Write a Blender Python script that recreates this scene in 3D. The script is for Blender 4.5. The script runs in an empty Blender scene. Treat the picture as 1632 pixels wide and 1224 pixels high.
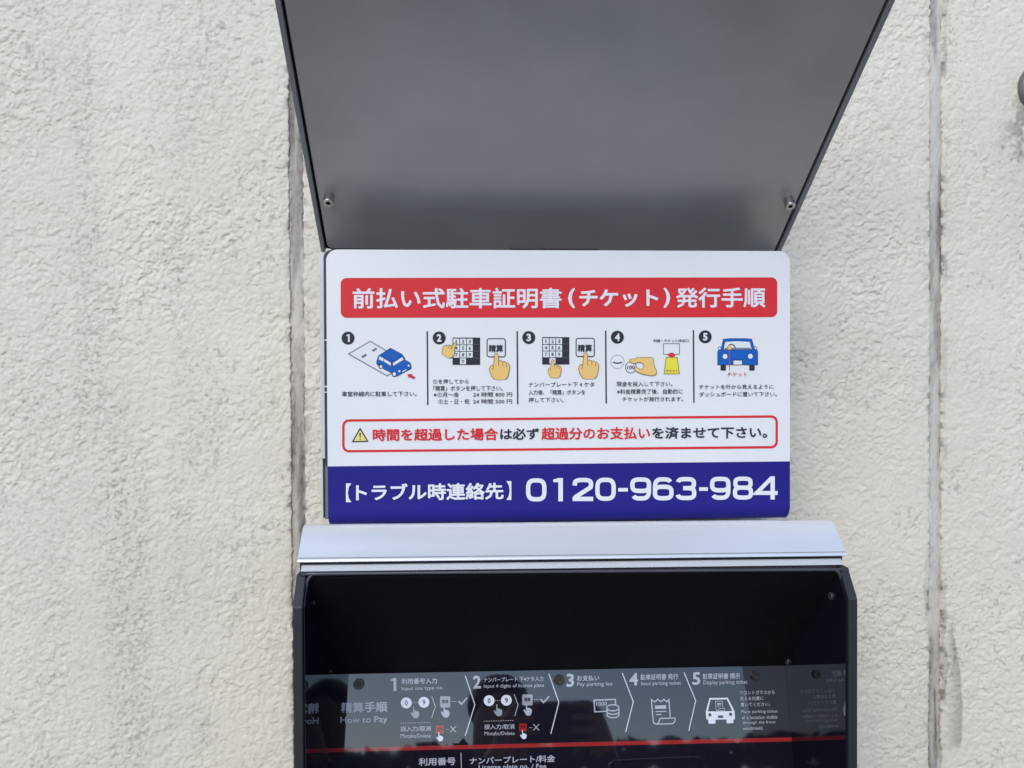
import bpy, bmesh, math, random
import numpy as np
from mathutils import Vector, Matrix
from mathutils.geometry import tessellate_polygon

S = bpy.context.scene
COL = S.collection
random.seed(7)
GROUND = -0.15

# ------------------------------------------------------------------ camera
PX_F, PX_CX, PX_CY = 1367.0, 816.0, 612.0          # focal length and centre of the photograph, in its pixels
CAM = Vector((-0.07963, -0.78866, 1.45345))
YAW, PITCH, ROLL = 0.05837, -0.01379, 0.00468
_f = Vector((math.sin(YAW)*math.cos(PITCH), math.cos(YAW)*math.cos(PITCH), math.sin(PITCH)))
_r = Vector((math.cos(YAW), -math.sin(YAW), 0))
_u = _r.cross(_f)
RGT = math.cos(ROLL)*_r - math.sin(ROLL)*_u
UPV = math.cos(ROLL)*_u + math.sin(ROLL)*_r
FWD = _f
cam_data = bpy.data.cameras.new('camera')
cam_data.sensor_fit = 'HORIZONTAL'
cam_data.sensor_width = 36.0
cam_data.lens = 36.0*PX_F/1632.0
cam_data.clip_start = 0.01
cam_data.clip_end = 500
cam = bpy.data.objects.new('camera', cam_data)
cam.matrix_world = Matrix(((RGT.x, UPV.x, -FWD.x, CAM.x), (RGT.y, UPV.y, -FWD.y, CAM.y), (RGT.z, UPV.z, -FWD.z, CAM.z), (0, 0, 0, 1)))
COL.objects.link(cam)
S.camera = cam

# ------------------------------------------------------------------ sky, sun, exposure
SUN_EL, SUN_AZ = math.radians(32), math.radians(200)    # azimuth from +Y towards +X: in front of the wall, a little to the left
world = bpy.data.worlds.new('World')
S.world = world
world.use_nodes = True
wn = world.node_tree.nodes
sky = wn.new('ShaderNodeTexSky')
sky.sky_type = 'NISHITA'
sky.sun_disc = False
sky.sun_elevation = SUN_EL
sky.sun_rotation = SUN_AZ
sky.air_density = 1.0
sky.dust_density = 0.5
sky.ozone_density = 3.0
wn['Background'].inputs['Strength'].default_value = 0.15
world.node_tree.links.new(sky.outputs['Color'], wn['Background'].inputs['Color'])
sun_data = bpy.data.lights.new('sun', 'SUN')
sun_data.energy = 1.0
sun_data.angle = math.radians(35)
sun_data.color = (1.0, 0.90, 0.76)
sun = bpy.data.objects.new('sun', sun_data)
sd = Vector((math.sin(SUN_AZ)*math.cos(SUN_EL), math.cos(SUN_AZ)*math.cos(SUN_EL), math.sin(SUN_EL)))
sun.rotation_euler = sd.to_track_quat('Z', 'Y').to_euler()
sun.location = (-2, -6, 6)
COL.objects.link(sun)
S.view_settings.view_transform = 'Standard'
S.view_settings.look = 'None'
S.view_settings.exposure = 0.78
S.view_settings.gamma = 1.0

# ------------------------------------------------------------------ helpers
def ray(px, py):
    return FWD + RGT*((px-PX_CX)/PX_F) - UPV*((py-PX_CY)/PX_F)
def on_plane(px, py, p0, n):
    d = ray(px, py)
    return CAM + d*((p0-CAM).dot(n)/d.dot(n))
def at_y(px, py, y):
    d = ray(px, py)
    return CAM + d*((y-CAM.y)/d.y)
def tilt(x, z):                                    # the lower unit hangs a fraction of a degree out of level
    return z - 0.0055*x

def lin(r, g, b):
    f = lambda c: c/255/12.92 if c/255 <= 0.04045 else ((c/255+0.055)/1.055)**2.4
    return (f(r), f(g), f(b))

MATS = {}
def mat(name, col, rough=0.5, metal=0.0, vary=0.06, scale=60.0, bump=0.0, bump_scale=800.0, spec=0.5, ior=1.5, stretch=(1, 1, 1), rvary=0.08):
    if name in MATS:
        return MATS[name]
    m = bpy.data.materials.new(name)
    m.use_nodes = True
    nt = m.node_tree
    b = nt.nodes['Principled BSDF']
    b.inputs['Metallic'].default_value = metal
    b.inputs['IOR'].default_value = ior
    b.inputs['Specular IOR Level'].default_value = spec
    tc = nt.nodes.new('ShaderNodeTexCoord')
    mp = nt.nodes.new('ShaderNodeMapping')
    mp.inputs['Scale'].default_value = stretch
    nt.links.new(tc.outputs['Object'], mp.inputs['Vector'])
    nz = nt.nodes.new('ShaderNodeTexNoise')
    nz.inputs['Scale'].default_value = scale
    nz.inputs['Detail'].default_value = 5
    nt.links.new(mp.outputs['Vector'], nz.inputs['Vector'])
    ramp = nt.nodes.new('ShaderNodeMapRange')
    ramp.inputs['From Min'].default_value = 0.3
    ramp.inputs['From Max'].default_value = 0.7
    ramp.inputs['To Min'].default_value = 1-vary
    ramp.inputs['To Max'].default_value = 1+vary
    nt.links.new(nz.outputs['Fac'], ramp.inputs['Value'])
    mul = nt.nodes.new('ShaderNodeVectorMath')
    mul.operation = 'SCALE'
    mul.inputs[0].default_value = col
    nt.links.new(ramp.outputs['Result'], mul.inputs['Scale'])
    nt.links.new(mul.outputs['Vector'], b.inputs['Base Color'])
    rr = nt.nodes.new('ShaderNodeMapRange')
    rr.inputs['From Min'].default_value = 0.3
    rr.inputs['From Max'].default_value = 0.7
    rr.inputs['To Min'].default_value = max(0, rough*(1-rvary))
    rr.inputs['To Max'].default_value = min(1, rough*(1+rvary))
    nt.links.new(nz.outputs['Fac'], rr.inputs['Value'])
    nt.links.new(rr.outputs['Result'], b.inputs['Roughness'])
    if bump > 0:
        n2 = nt.nodes.new('ShaderNodeTexNoise')
        n2.inputs['Scale'].default_value = bump_scale
        n2.inputs['Detail'].default_value = 3
        nt.links.new(mp.outputs['Vector'], n2.inputs['Vector'])
        bp = nt.nodes.new('ShaderNodeBump')
        bp.inputs['Strength'].default_value = bump
        bp.inputs['Distance'].default_value = 0.0006
        nt.links.new(n2.outputs['Fac'], bp.inputs['Height'])
        nt.links.new(bp.outputs['Normal'], b.inputs['Normal'])
    MATS[name] = m
    return m

M_SILVER = mat('silver paint', (0.79, 0.80, 0.815), 0.36, 0.42, 0.03, 40, 0.06, 900, stretch=(0.08, 1, 1))
M_HOOD = mat('grey metallic paint', (0.47, 0.448, 0.432), 0.38, 0.46, 0.06, 18, 0.03, 2500)
M_RIM = mat('grey painted edge', (0.27, 0.27, 0.275), 0.5, 0.2, 0.06, 90)
M_HOUSING = mat('mid grey sheet metal', (0.20, 0.205, 0.22), 0.45, 0.4, 0.05, 50)
M_LIGHT = mat('pale grey edge strip', (0.62, 0.64, 0.66), 0.4, 0.0, 0.04, 80)
M_BLACK = mat('black textured plastic', (0.019, 0.0185, 0.021), 0.5, 0.0, 0.25, 700, 0.35, 1500)
M_MATTE = mat('matte black lining', (0.005, 0.005, 0.007), 0.65, 0.0, 0.15, 200, 0.05, 900, spec=0.25)
M_GLOSS = mat('gloss black acrylic', (0.009, 0.008, 0.015), 0.025, 0.0, 0.05, 30, spec=0.5, ior=1.62, rvary=0.5)
M_LIP = mat('dark grey lip', (0.06, 0.06, 0.07), 0.35, 0.0, 0.08, 100)
M_FOAM_SHADE = mat('dark speckled foam and gap shade', (0.035, 0.032, 0.033), 0.9, 0.0, 0.7, 900, 0.8, 1200)
M_STEEL = mat('stainless steel', (0.58, 0.56, 0.52), 0.28, 1.0, 0.08, 200)
M_SOCKET = mat('dark screw socket', (0.02, 0.019, 0.018), 0.5, 0.2, 0.1, 200)
M_DSCREW = mat('blackened screw', (0.012, 0.012, 0.013), 0.35, 0.2, 0.1, 300)
WHITE = mat('white printed sheet', (0.765, 0.755, 0.745), 0.38, 0, 0.012, 25, 0.02, 1800)
NAVY = mat('navy printed sheet', (0.016, 0.013, 0.19), 0.5, 0, 0.03, 25, 0.02, 1800, spec=0.2)
INK = dict(
    red=mat('red print', (0.67, 0.030, 0.036), 0.45, 0, 0.02, 40, spec=0.2),
    pink=mat('white print on red', (0.80, 0.73, 0.78), 0.4, 0, 0.01, 40, spec=0.22),
    white=mat('white print', (0.73, 0.73, 0.74), 0.4, 0, 0.01, 40, spec=0.22),
    dark=mat('charcoal print', (0.030, 0.028, 0.038), 0.4, 0, 0.03, 40, spec=0.22),
    text=mat('dark grey print', (0.036, 0.036, 0.05), 0.4, 0, 0.03, 40, spec=0.22),
    blue=mat('blue print', (0.008, 0.105, 0.43), 0.4, 0, 0.03, 40, spec=0.22),
    skin=mat('yellow tan print', (0.80, 0.52, 0.17), 0.4, 0, 0.02, 40, spec=0.22),
    skinline=mat('brown outline print', (0.13, 0.10, 0.075), 0.4, 0, 0.03, 40, spec=0.22),
    yellow=mat('yellow print', (0.80, 0.68, 0.06), 0.4, 0, 0.02, 40, spec=0.22),
    warn=mat('pale yellow print', (0.75, 0.68, 0.20), 0.4, 0, 0.02, 40, spec=0.22),
    grey=mat('grey print', (0.22, 0.23, 0.26), 0.4, 0, 0.03, 40, spec=0.22),
    crimson=mat('crimson print', (0.55, 0.035, 0.075), 0.4, 0, 0.02, 40, spec=0.22),
)
PINK_ = dict(
    pale=mat('pale print under acrylic', (0.42, 0.43, 0.49), 0.03, 0, 0.03, 60, ior=1.6),
    bright=mat('white print under acrylic', (0.68, 0.70, 0.78), 0.03, 0, 0.03, 60, ior=1.6),
    mid=mat('grey print under acrylic', (0.30, 0.32, 0.36), 0.03, 0, 0.03, 60, ior=1.6),
    red=mat('red print under acrylic', (0.31, 0.022, 0.022), 0.03, 0, 0.03, 60, ior=1.6),
    black=mat('black print under acrylic', (0.008, 0.008, 0.011), 0.03, 0, 0.05, 60, ior=1.6),
)

def link(name, me, mats, parent=None, smooth=False):
    o = bpy.data.objects.new(name, me)
    for m in (mats if isinstance(mats, (list, tuple)) else [mats]):
        me.materials.append(m)
    if smooth:
        me.shade_smooth()
    COL.objects.link(o)
    if parent is not None:
        o.parent = parent
        o.matrix_parent_inverse = parent.matrix_world.inverted()
    return o

def empty(name, loc, label=None, cat=None, group=None, kind=None):
    e = bpy.data.objects.new(name, None)
    e.empty_display_size = 0.05
    COL.objects.link(e)
    e.location = loc
    e.matrix_world = Matrix.Translation(loc)
    tag(e, label, cat, group, kind)
    return e

def tag(o, label=None, cat=None, group=None, kind=None):
    if label: o['label'] = label
    if cat: o['category'] = cat
    if group: o['group'] = group
    if kind: o['kind'] = kind
    return o

def bm_obj(name, bm, m, parent=None, bevel=0.0, seg=2, smooth=False, xf=None):
    bmesh.ops.recalc_face_normals(bm, faces=bm.faces)
    if bevel > 0:
        es = [e for e in bm.edges if len(e.link_faces) == 2 and e.calc_face_angle(0) > 0.6]
        bmesh.ops.bevel(bm, geom=es, offset=bevel, segments=seg, affect='EDGES', profile=0.5)
    if xf:
        for v in bm.verts:
            v.co = Vector(xf(v.co))
    me = bpy.data.meshes.new(name)
    bm.to_mesh(me)
    bm.free()
    return link(name, me, m, parent, smooth)

def low(co):                                       # tilt of the lower unit
    return (co.x, co.y, tilt(co.x, co.z))

def box_bm(x0, x1, y0, y1, z0, z1):
    bm = bmesh.new()
    bmesh.ops.create_cube(bm, size=1)
    for v in bm.verts:
        v.co = ((x0+x1)/2+v.co.x*(x1-x0), (y0+y1)/2+v.co.y*(y1-y0), (z0+z1)/2+v.co.z*(z1-z0))
    return bm

def prism_bm(prof, x0, x1):
    bm = bmesh.new()
    a = [bm.verts.new((x0, y, z)) for y, z in prof]
    b = [bm.verts.new((x1, y, z)) for y, z in prof]
    n = len(prof)
    bm.faces.new(a)
    bm.faces.new(b[::-1])
    for i in range(n):
        bm.faces.new((a[i], b[i], b[(i+1) % n], a[(i+1) % n]))
    return bm

def rr2(w0, w1, h0, h1, r, seg=8, corners='1111'):
    """rounded rectangle, counter-clockwise from the lower left; corners: LL LR UR UL."""
    pts = []
    for (cx, cy, a0, k, sx, sy) in ((w0+r, h0+r, 180, 0, w0, h0), (w1-r, h0+r, 270, 1, w1, h0), (w1-r, h1-r, 0, 2, w1, h1), (w0+r, h1-r, 90, 3, w0, h1)):
        if corners[k] == '1':
            for i in range(seg+1):
                a = math.radians(a0+90*i/seg)
                pts.append((cx+r*math.cos(a), cy+r*math.sin(a)))
        else:
            pts.append((sx, sy))
    return pts

def plate_bm(pts, place, d0, d1):
    """outline in (u,v), extruded between depths d0 and d1; place(u,v,d) -> world."""
    bm = bmesh.new()
    a = [bm.verts.new(place(u, v, d0)) for u, v in pts]
    b = [bm.verts.new(place(u, v, d1)) for u, v in pts]
    n = len(pts)
    bm.faces.new(a)
    bm.faces.new(b[::-1])
    for i in range(n):
        bm.faces.new((a[i], b[i], b[(i+1) % n], a[(i+1) % n]))
    return bm

def tube_bm(path, r, seg=8):
    bm = bmesh.new()
    rings = []
    n = len(path)
    for i, p in enumerate(path):
        t = (path[min(i+1, n-1)]-path[max(i-1, 0)]).normalized()
        s = t.cross(Vector((0, 1, 0)))
        s = s.normalized() if s.length > 1e-4 else Vector((1, 0, 0))
        q = s.cross(t)
        rings.append([bm.verts.new(p+r*(math.cos(a)*s+math.sin(a)*q)) for a in [2*math.pi*k/seg for k in range(seg)]])
    for i in range(n-1):
        for k in range(seg):
            bm.faces.new((rings[i][k], rings[i][(k+1) % seg], rings[i+1][(k+1) % seg], rings[i+1][k]))
    bm.faces.new(rings[0][::-1])
    bm.faces.new(rings[-1])
    return bm

def lathe_bm(prof, c, ax, seg=24):
    """prof: (radius, height along axis) from base to tip."""
    ax = ax.normalized()
    s = ax.orthogonal().normalized()
    q = ax.cross(s)
    bm = bmesh.new()
    rings = [[bm.verts.new(c+ax*h+r*(math.cos(2*math.pi*k/seg)*s+math.sin(2*math.pi*k/seg)*q)) for k in range(seg)] for r, h in prof]
    for a, b in zip(rings, rings[1:]):
        for k in range(seg):
            bm.faces.new((a[k], a[(k+1) % seg], b[(k+1) % seg], b[k]))
    bm.faces.new(rings[0][::-1])
    bm.faces.new(rings[-1])
    return bm

def screw(name, c, ax, r, h, parent, m_head, m_sock, hexr=0.52):
    """a socket head with a real hexagonal recess and a dark floor."""
    bm = lathe_bm([(r*0.98, 0), (r, h*0.1), (r, h*0.88), (r*0.93, h), (r*hexr*1.12, h), (r*hexr, h*0.97), (r*hexr*0.96, h*0.45)], c, ax, 24)
    me = bpy.data.meshes.new(name)
    bmesh.ops.recalc_face_normals(bm, faces=bm.faces)
    bm.faces.ensure_lookup_table()
    for f in bm.faces:
        hh = [(v.co-c).dot(ax.normalized()) for v in f.verts]
        if len(f.verts) > 4 and min(hh) > h*0.3 or (max(hh) < h*0.98 and min(hh) > h*0.3 and len(f.verts) == 4 and max((v.co-c-ax.normalized()*x).length for v, x in zip(f.verts, hh)) < r*0.8):
            f.material_index = 1
    bm.to_mesh(me)
    bm.free()
    return link(name, me, [m_head, m_sock], parent)

# ------------------------------------------------------------------ flat print
class Print:
    """Flat printed shapes on a plane: points are measured on the photograph and laid on the plane; each shape lies a hair above the one before."""
    def __init__(self, plane, base=0.00025, step=0.000015):
        self.plane, self.base, self.step = plane, base, step
        self.v, self.f, self.mi, self.mats, self.k = [], [], [], [], 0
    def _m(self, m):
        if m not in self.mats:
            self.mats.append(m)
        return self.mats.index(m)
    def _add(self, pts, faces, m):
        lift = self.base+self.k*self.step
        self.k += 1
        o = len(self.v)
        self.v += [self.plane(x, y, lift) for x, y in pts]
        self.f += [tuple(i+o for i in f) for f in faces]
        self.mi += [self._m(m)]*len(faces)
    def poly(self, pts, m):
        tris = tessellate_polygon([[Vector((x, y, 0)) for x, y in pts]])
        self._add(pts, tris, m)
        return self
    def stroke(self, pts, w, m, closed=False):
        n = len(pts)
        L, R_ = [], []
        P = [Vector(p) for p in pts]
        for i in range(n):
            a = P[i-1] if (i > 0 or closed) else None
            b = P[(i+1) % n] if (i < n-1 or closed) else None
            d1 = (P[i]-a).normalized() if a is not None else None
            d2 = (b-P[i]).normalized() if b is not None else None
            if d1 is None: d1 = d2
            if d2 is None: d2 = d1
            t = d1+d2
            t = t.normalized() if t.length > 1e-6 else d1
            nrm = Vector((-t.y, t.x))
            c = max(0.35, nrm.dot(Vector((-d1.y, d1.x))))
            L.append(P[i]+nrm*(w/2/c))
            R_.append(P[i]-nrm*(w/2/c))
        pts2 = [tuple(p) for p in L]+[tuple(p) for p in R_]
        fs = [(i, (i+1) % n, n+(i+1) % n, n+i) for i in range(n if closed else n-1)]
        self._add(pts2, fs, m)
        return self
    def ell(self, cx, cy, rx, ry, m, seg=28):
        return self.poly([(cx+rx*math.cos(2*math.pi*i/seg), cy+ry*math.sin(2*math.pi*i/seg)) for i in range(seg)], m)
    def ring(self, cx, cy, rx, ry, w, m, a0=0, a1=360, seg=28):
        full = abs(a1-a0) >= 360
        k = seg if full else seg+1
        return self.stroke([(cx+rx*math.cos(math.radians(a0+(a1-a0)*i/seg)), cy+ry*math.sin(math.radians(a0+(a1-a0)*i/seg))) for i in range(k)], w, m, full)
    def rrect(self, x0, y0, x1, y1, r, m, dy=0.0, w=None):
        """dy: fall of the right end against the left, in pixels."""
        pts = [(x, y+dy*(x-x0)/(x1-x0)) for x, y in rr2(x0, x1, y0, y1, r)]
        return self.stroke(pts, w, m, True) if w else self.poly(pts, m)
    def build(self, name, parent):
        me = bpy.data.meshes.new(name)
        me.from_pydata([tuple(p) for p in self.v], [], self.f)
        me.polygons.foreach_set('material_index', self.mi)
        o = link(name, me, self.mats, parent)
        # all shapes face the viewer
        bm = bmesh.new(); bm.from_mesh(me)
        n = self.plane(816, 612, 1)-self.plane(816, 612, 0)
        bm.normal_update()
        bmesh.ops.reverse_faces(bm, faces=[f for f in bm.faces if f.normal.dot(n) < 0])
        bm.to_mesh(me); bm.free()
        return o

def curve_pts(pts, sub=4, closed=True):
    """Catmull-Rom through the points."""
    P = [Vector(p) for p in pts]
    n = len(P)
    out = []
    for i in range(n if closed else n-1):
        g = lambda j: P[j % n] if closed else P[max(0, min(n-1, j))]
        p0, p1, p2, p3 = g(i-1), g(i), g(i+1), g(i+2)
        for k in range(sub):
            t = k/sub
            out.append(tuple(0.5*((2*p1)+(p2-p0)*t+(2*p0-5*p1+4*p2-p3)*t*t+(3*p1-p0-3*p2+p3)*t**3)))
    if not closed:
        out.append(tuple(P[-1]))
    return out

def ONE(x, y, h):
    w = h*0.20
    return [(x+w*0.1, y-h/2), (x+w*1.1, y-h/2), (x+w*1.1, y+h/2), (x+w*0.0, y+h/2), (x+w*0.0, y-h*0.30), (x-w*0.95, y-h*0.24), (x-w*1.1, y-h*0.36)]
TEXTS = []
def text(plane, s, x0, y0, x1, y1, h, m, parent, bold=0.0, name='lettering', copies=8, base=0.0005):
    """Lettering whose ink runs from (x0,y0) to (x1,y1) on its centre line and is h pixels tall."""
    TEXTS.append((plane, s, x0, y0, x1, y1, h, m, parent, bold, name, copies, base))

def flush_texts():
    tmp = {}
    for t in TEXTS:
        if t[1] not in tmp:
            c = bpy.data.curves.new('glyphs', 'FONT')
            c.body = t[1]
            c.resolution_u = 2
            o = bpy.data.objects.new('glyphs', c)
            COL.objects.link(o)
            tmp[t[1]] = o
    bpy.context.view_layer.update()
    dg = bpy.context.evaluated_depsgraph_get()
    geo = {}
    for s, o in tmp.items():
        e = o.evaluated_get(dg)
        me = e.to_mesh()
        co = np.empty(len(me.vertices)*3, np.float32)
        me.vertices.foreach_get('co', co)
        geo[s] = (co.reshape(-1, 3)[:, :2].astype(float), [tuple(p.vertices) for p in me.polygons])
        e.to_mesh_clear()
    for o in tmp.values():
        c = o.data
        bpy.data.objects.remove(o)
        bpy.data.curves.remove(c)
    for plane, s, x0, y0, x1, y1, h, m, parent, bold, name, copies, base in TEXTS:
        co, fs = geo[s]
        mn, mx = co.min(0), co.max(0)
        sx = (x1-x0)/(mx[0]-mn[0]+2*bold)
        sy = h/(mx[1]-mn[1]+2*bold)
        offs = [(0, 0)]+([(bold*math.cos(2*math.pi*k/copies), bold*math.sin(2*math.pi*k/copies)) for k in range(copies)] if bold else [])
        V, Fc = [], []
        for k, (ox, oy) in enumerate(offs):
            u = (co[:, 0]-mn[0]+bold+ox)*sx
            v = (co[:, 1]-(mn[1]+mx[1])/2+oy)*sy
            o = len(V)
            for a, b in zip(u, v):
                t = a/(x1-x0)
                V.append(plane(x0+a, y0+(y1-y0)*t-b, base+k*0.000012))
            Fc += [tuple(i+o for i in f) for f in fs]
        me = bpy.data.meshes.new(name)
        me.from_pydata([tuple(p) for p in V], [], Fc)
        link(name, me, m, parent)

# ------------------------------------------------------------------ ground
def ground():
    me = bpy.data.meshes.new('ground')
    xs = np.concatenate([np.linspace(-90, -4, 12), np.linspace(-3, 3, 13), np.linspace(4, 90, 12)])
    ys = np.concatenate([np.linspace(-90, -5, 12), np.linspace(-4, 2, 13), np.linspace(4, 90, 10)])
    V = [(x, y, GROUND) for y in ys for x in xs]
    nx = len(xs)
    F_ = [(j*nx+i, j*nx+i+1, (j+1)*nx+i+1, (j+1)*nx+i) for j in range(len(ys)-1) for i in range(nx-1)]
    me.from_pydata(V, [], F_)
    o = link('ground', me, mat('worn asphalt', (0.15, 0.145, 0.14), 0.85, 0, 0.25, 3.0, 0.6, 90))
    tag(o, kind='structure')
ground()

# ------------------------------------------------------------------ stucco wall
def _hash(ix, iy, seed):
    h = (ix.astype(np.int64)*374761393+iy.astype(np.int64)*668265263+seed*1442695041) & 0x7fffffff
    h = ((h ^ (h >> 13))*1274126177) & 0x7fffffff
    h = ((h ^ (h >> 16))*2246822519) & 0x7fffffff
    return ((h ^ (h >> 15)) & 0xfffff)/float(0xfffff)
def vnoise(x, y, seed):
    ix, iy = np.floor(x), np.floor(y)
    fx, fy = x-ix, y-iy
    fx = fx*fx*fx*(fx*(fx*6-15)+10); fy = fy*fy*fy*(fy*(fy*6-15)+10)
    a, b = _hash(ix, iy, seed), _hash(ix+1, iy, seed)
    c, d = _hash(ix, iy+1, seed), _hash(ix+1, iy+1, seed)
    return (a*(1-fx)+b*fx)*(1-fy)+(c*(1-fx)+d*fx)*fy
def fbm(x, y, seed, octs=4, gain=0.5):
    s, a, t = 0, 1.0, 0
    for o in range(octs):
        c, q = math.cos(0.6*o), math.sin(0.6*o)
        s = s+a*vnoise((x*c-y*q)*2.03**o+17*o, (x*q+y*c)*2.03**o-9*o, seed+o)
        t += a
        a *= gain
    return s/t
def sstep(x, a, b):
    t = np.clip((x-a)/(b-a), 0, 1)
    return t*t*(3-2*t)

def stucco_height(x, z):
    """sprayed and lightly pressed render: small lumps, grit, some calmer patches."""
    wx = (fbm(x*130, z*130, 3, 3)-0.5)*0.006
    wz = (fbm(x*130+40, z*130+11, 5, 3)-0.5)*0.006
    X, Z = x+wx, z+wz
    n1 = fbm(X*330, (Z-0.12*X)*380, 11, 3, 0.6)
    n2 = fbm(X*165+7, (Z-0.10*X)*190, 23, 3, 0.55)
    n3 = vnoise(X*760, Z*820, 31)*0.6+vnoise(X*510+3, Z*540, 33)*0.4
    calm = sstep(fbm(x*24, z*24, 77, 3), 0.50, 0.72)          # pressed smooth patches
    rough = 0.75+0.5*sstep(fbm(x*7, z*7, 79, 3), 0.35, 0.65)
    h = 0.42*sstep(n1, 0.42, 0.58)+0.40*sstep(n2, 0.40, 0.60)+0.42*(n3-0.5)
    top = 0.70+0.2*(n2-0.5)
    h = np.minimum(h, top+0.25*(h-top))*rough
    flat = 0.55+0.30*(n3-0.5)+0.25*(n1-0.5)
    return h*(1-0.5*calm)+flat*0.5*calm, n1, n2, n3

def axis(lo, hi, d0, d1, fine):
    """sample points on [lo,hi]: fine inside [d0,d1], coarser outside."""
    a = list(np.arange(max(lo, d0), min(hi, d1)+1e-9, fine))
    s, v = fine, a[0]
    while v > lo+1e-6:
        s = min(s*1.35, 0.08); v = max(lo, v-s); a.insert(0, v)
    s, v = fine, a[-1]
    while v < hi-1e-6:
        s = min(s*1.35, 0.08); v = min(hi, v+s); a.append(v)
    return np.array(a)

SEAM_L, SEAM_R = (-0.2348, -0.2220), (0.3624, 0.3746)
def wall_mat(name, col, dirtcol):
    m = bpy.data.materials.new(name)
    m.use_nodes = True
    nt = m.node_tree
    b = nt.nodes['Principled BSDF']
    b.inputs['Roughness'].default_value = 0.88
    b.inputs['Specular IOR Level'].default_value = 0.25
    at = nt.nodes.new('ShaderNodeAttribute'); at.attribute_name = 'dirt'
    tc = nt.nodes.new('ShaderNodeTexCoord')
    nz = nt.nodes.new('ShaderNodeTexNoise'); nz.inputs['Scale'].default_value = 9; nz.inputs['Detail'].default_value = 6
    nt.links.new(tc.outputs['Object'], nz.inputs['Vector'])
    cr = nt.nodes.new('ShaderNodeValToRGB')
    cr.color_ramp.elements[0].position = 0.3; cr.color_ramp.elements[0].color = (*[c*0.95 for c in col], 1)
    cr.color_ramp.elements[1].position = 0.7; cr.color_ramp.elements[1].color = (*[min(1, c*1.04) for c in col], 1)
    nt.links.new(nz.outputs['Fac'], cr.inputs['Fac'])
    mx = nt.nodes.new('ShaderNodeMix'); mx.data_type = 'RGBA'
    nt.links.new(at.outputs['Fac'], mx.inputs['Factor'])
    nt.links.new(cr.outputs['Color'], mx.inputs['A'])
    mx.inputs['B'].default_value = (*dirtcol, 1)
    nt.links.new(mx.outputs['Result'], b.inputs['Base Color'])
    n2 = nt.nodes.new('ShaderNodeTexNoise'); n2.inputs['Scale'].default_value = 900; n2.inputs['Detail'].default_value = 4
    nt.links.new(tc.outputs['Object'], n2.inputs['Vector'])
    bp = nt.nodes.new('ShaderNodeBump'); bp.inputs['Strength'].default_value = 0.35; bp.inputs['Distance'].default_value = 0.0006
    nt.links.new(n2.outputs['Fac'], bp.inputs['Height'])
    ac = nt.nodes.new('ShaderNodeAttribute'); ac.attribute_name = 'coarse'
    n3 = nt.nodes.new('ShaderNodeTexNoise'); n3.inputs['Scale'].default_value = 210; n3.inputs['Detail'].default_value = 5; n3.inputs['Roughness'].default_value = 0.6
    nt.links.new(tc.outputs['Object'], n3.inputs['Vector'])
    mm = nt.nodes.new('ShaderNodeMath'); mm.operation = 'MULTIPLY'
    nt.links.new(n3.outputs['Fac'], mm.inputs[0]); nt.links.new(ac.outputs['Fac'], mm.inputs[1])
    b2 = nt.nodes.new('ShaderNodeBump'); b2.inputs['Strength'].default_value = 0.9; b2.inputs['Distance'].default_value = 0.004
    nt.links.new(mm.outputs['Value'], b2.inputs['Height'])
    nt.links.new(bp.outputs['Normal'], b2.inputs['Normal'])
    nt.links.new(b2.outputs['Normal'], b.inputs['Normal'])
    return m
M_WALL = wall_mat('off white stucco', (0.735, 0.675, 0.562), (0.17, 0.155, 0.13))
M_SEAL = wall_mat('grey joint sealant', (0.60, 0.565, 0.485), (0.14, 0.11, 0.10))

def grid_mesh(name, xs, zs, co, dirt, m, parent, coarse=None):
    nx, nz = len(xs), len(zs)
    me = bpy.data.meshes.new(name)
    me.vertices.add(nx*nz)
    me.vertices.foreach_set('co', co.reshape(-1).astype(np.float32))
    j, i = np.meshgrid(np.arange(nz-1), np.arange(nx-1), indexing='ij')
    a = (j*nx+i).reshape(-1)
    q = np.stack([a, a+1, a+nx+1, a+nx], 1).reshape(-1).astype(np.int32)
    nf = len(a)
    me.loops.add(nf*4)
    me.loops.foreach_set('vertex_index', q)
    me.polygons.add(nf)
    me.polygons.foreach_set('loop_start', np.arange(0, nf*4, 4, dtype=np.int32))
    me.polygons.foreach_set('loop_total', np.full(nf, 4, np.int32))
    me.update()
    at = me.attributes.new('dirt', 'FLOAT', 'POINT')
    at.data.foreach_set('value', dirt.reshape(-1).astype(np.float32))
    if coarse is not None:
        a2 = me.attributes.new('coarse', 'FLOAT', 'POINT')
        a2.data.foreach_set('value', coarse.reshape(-1).astype(np.float32))
    me.validate()
    return link(name, me, m, parent, smooth=True)

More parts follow.
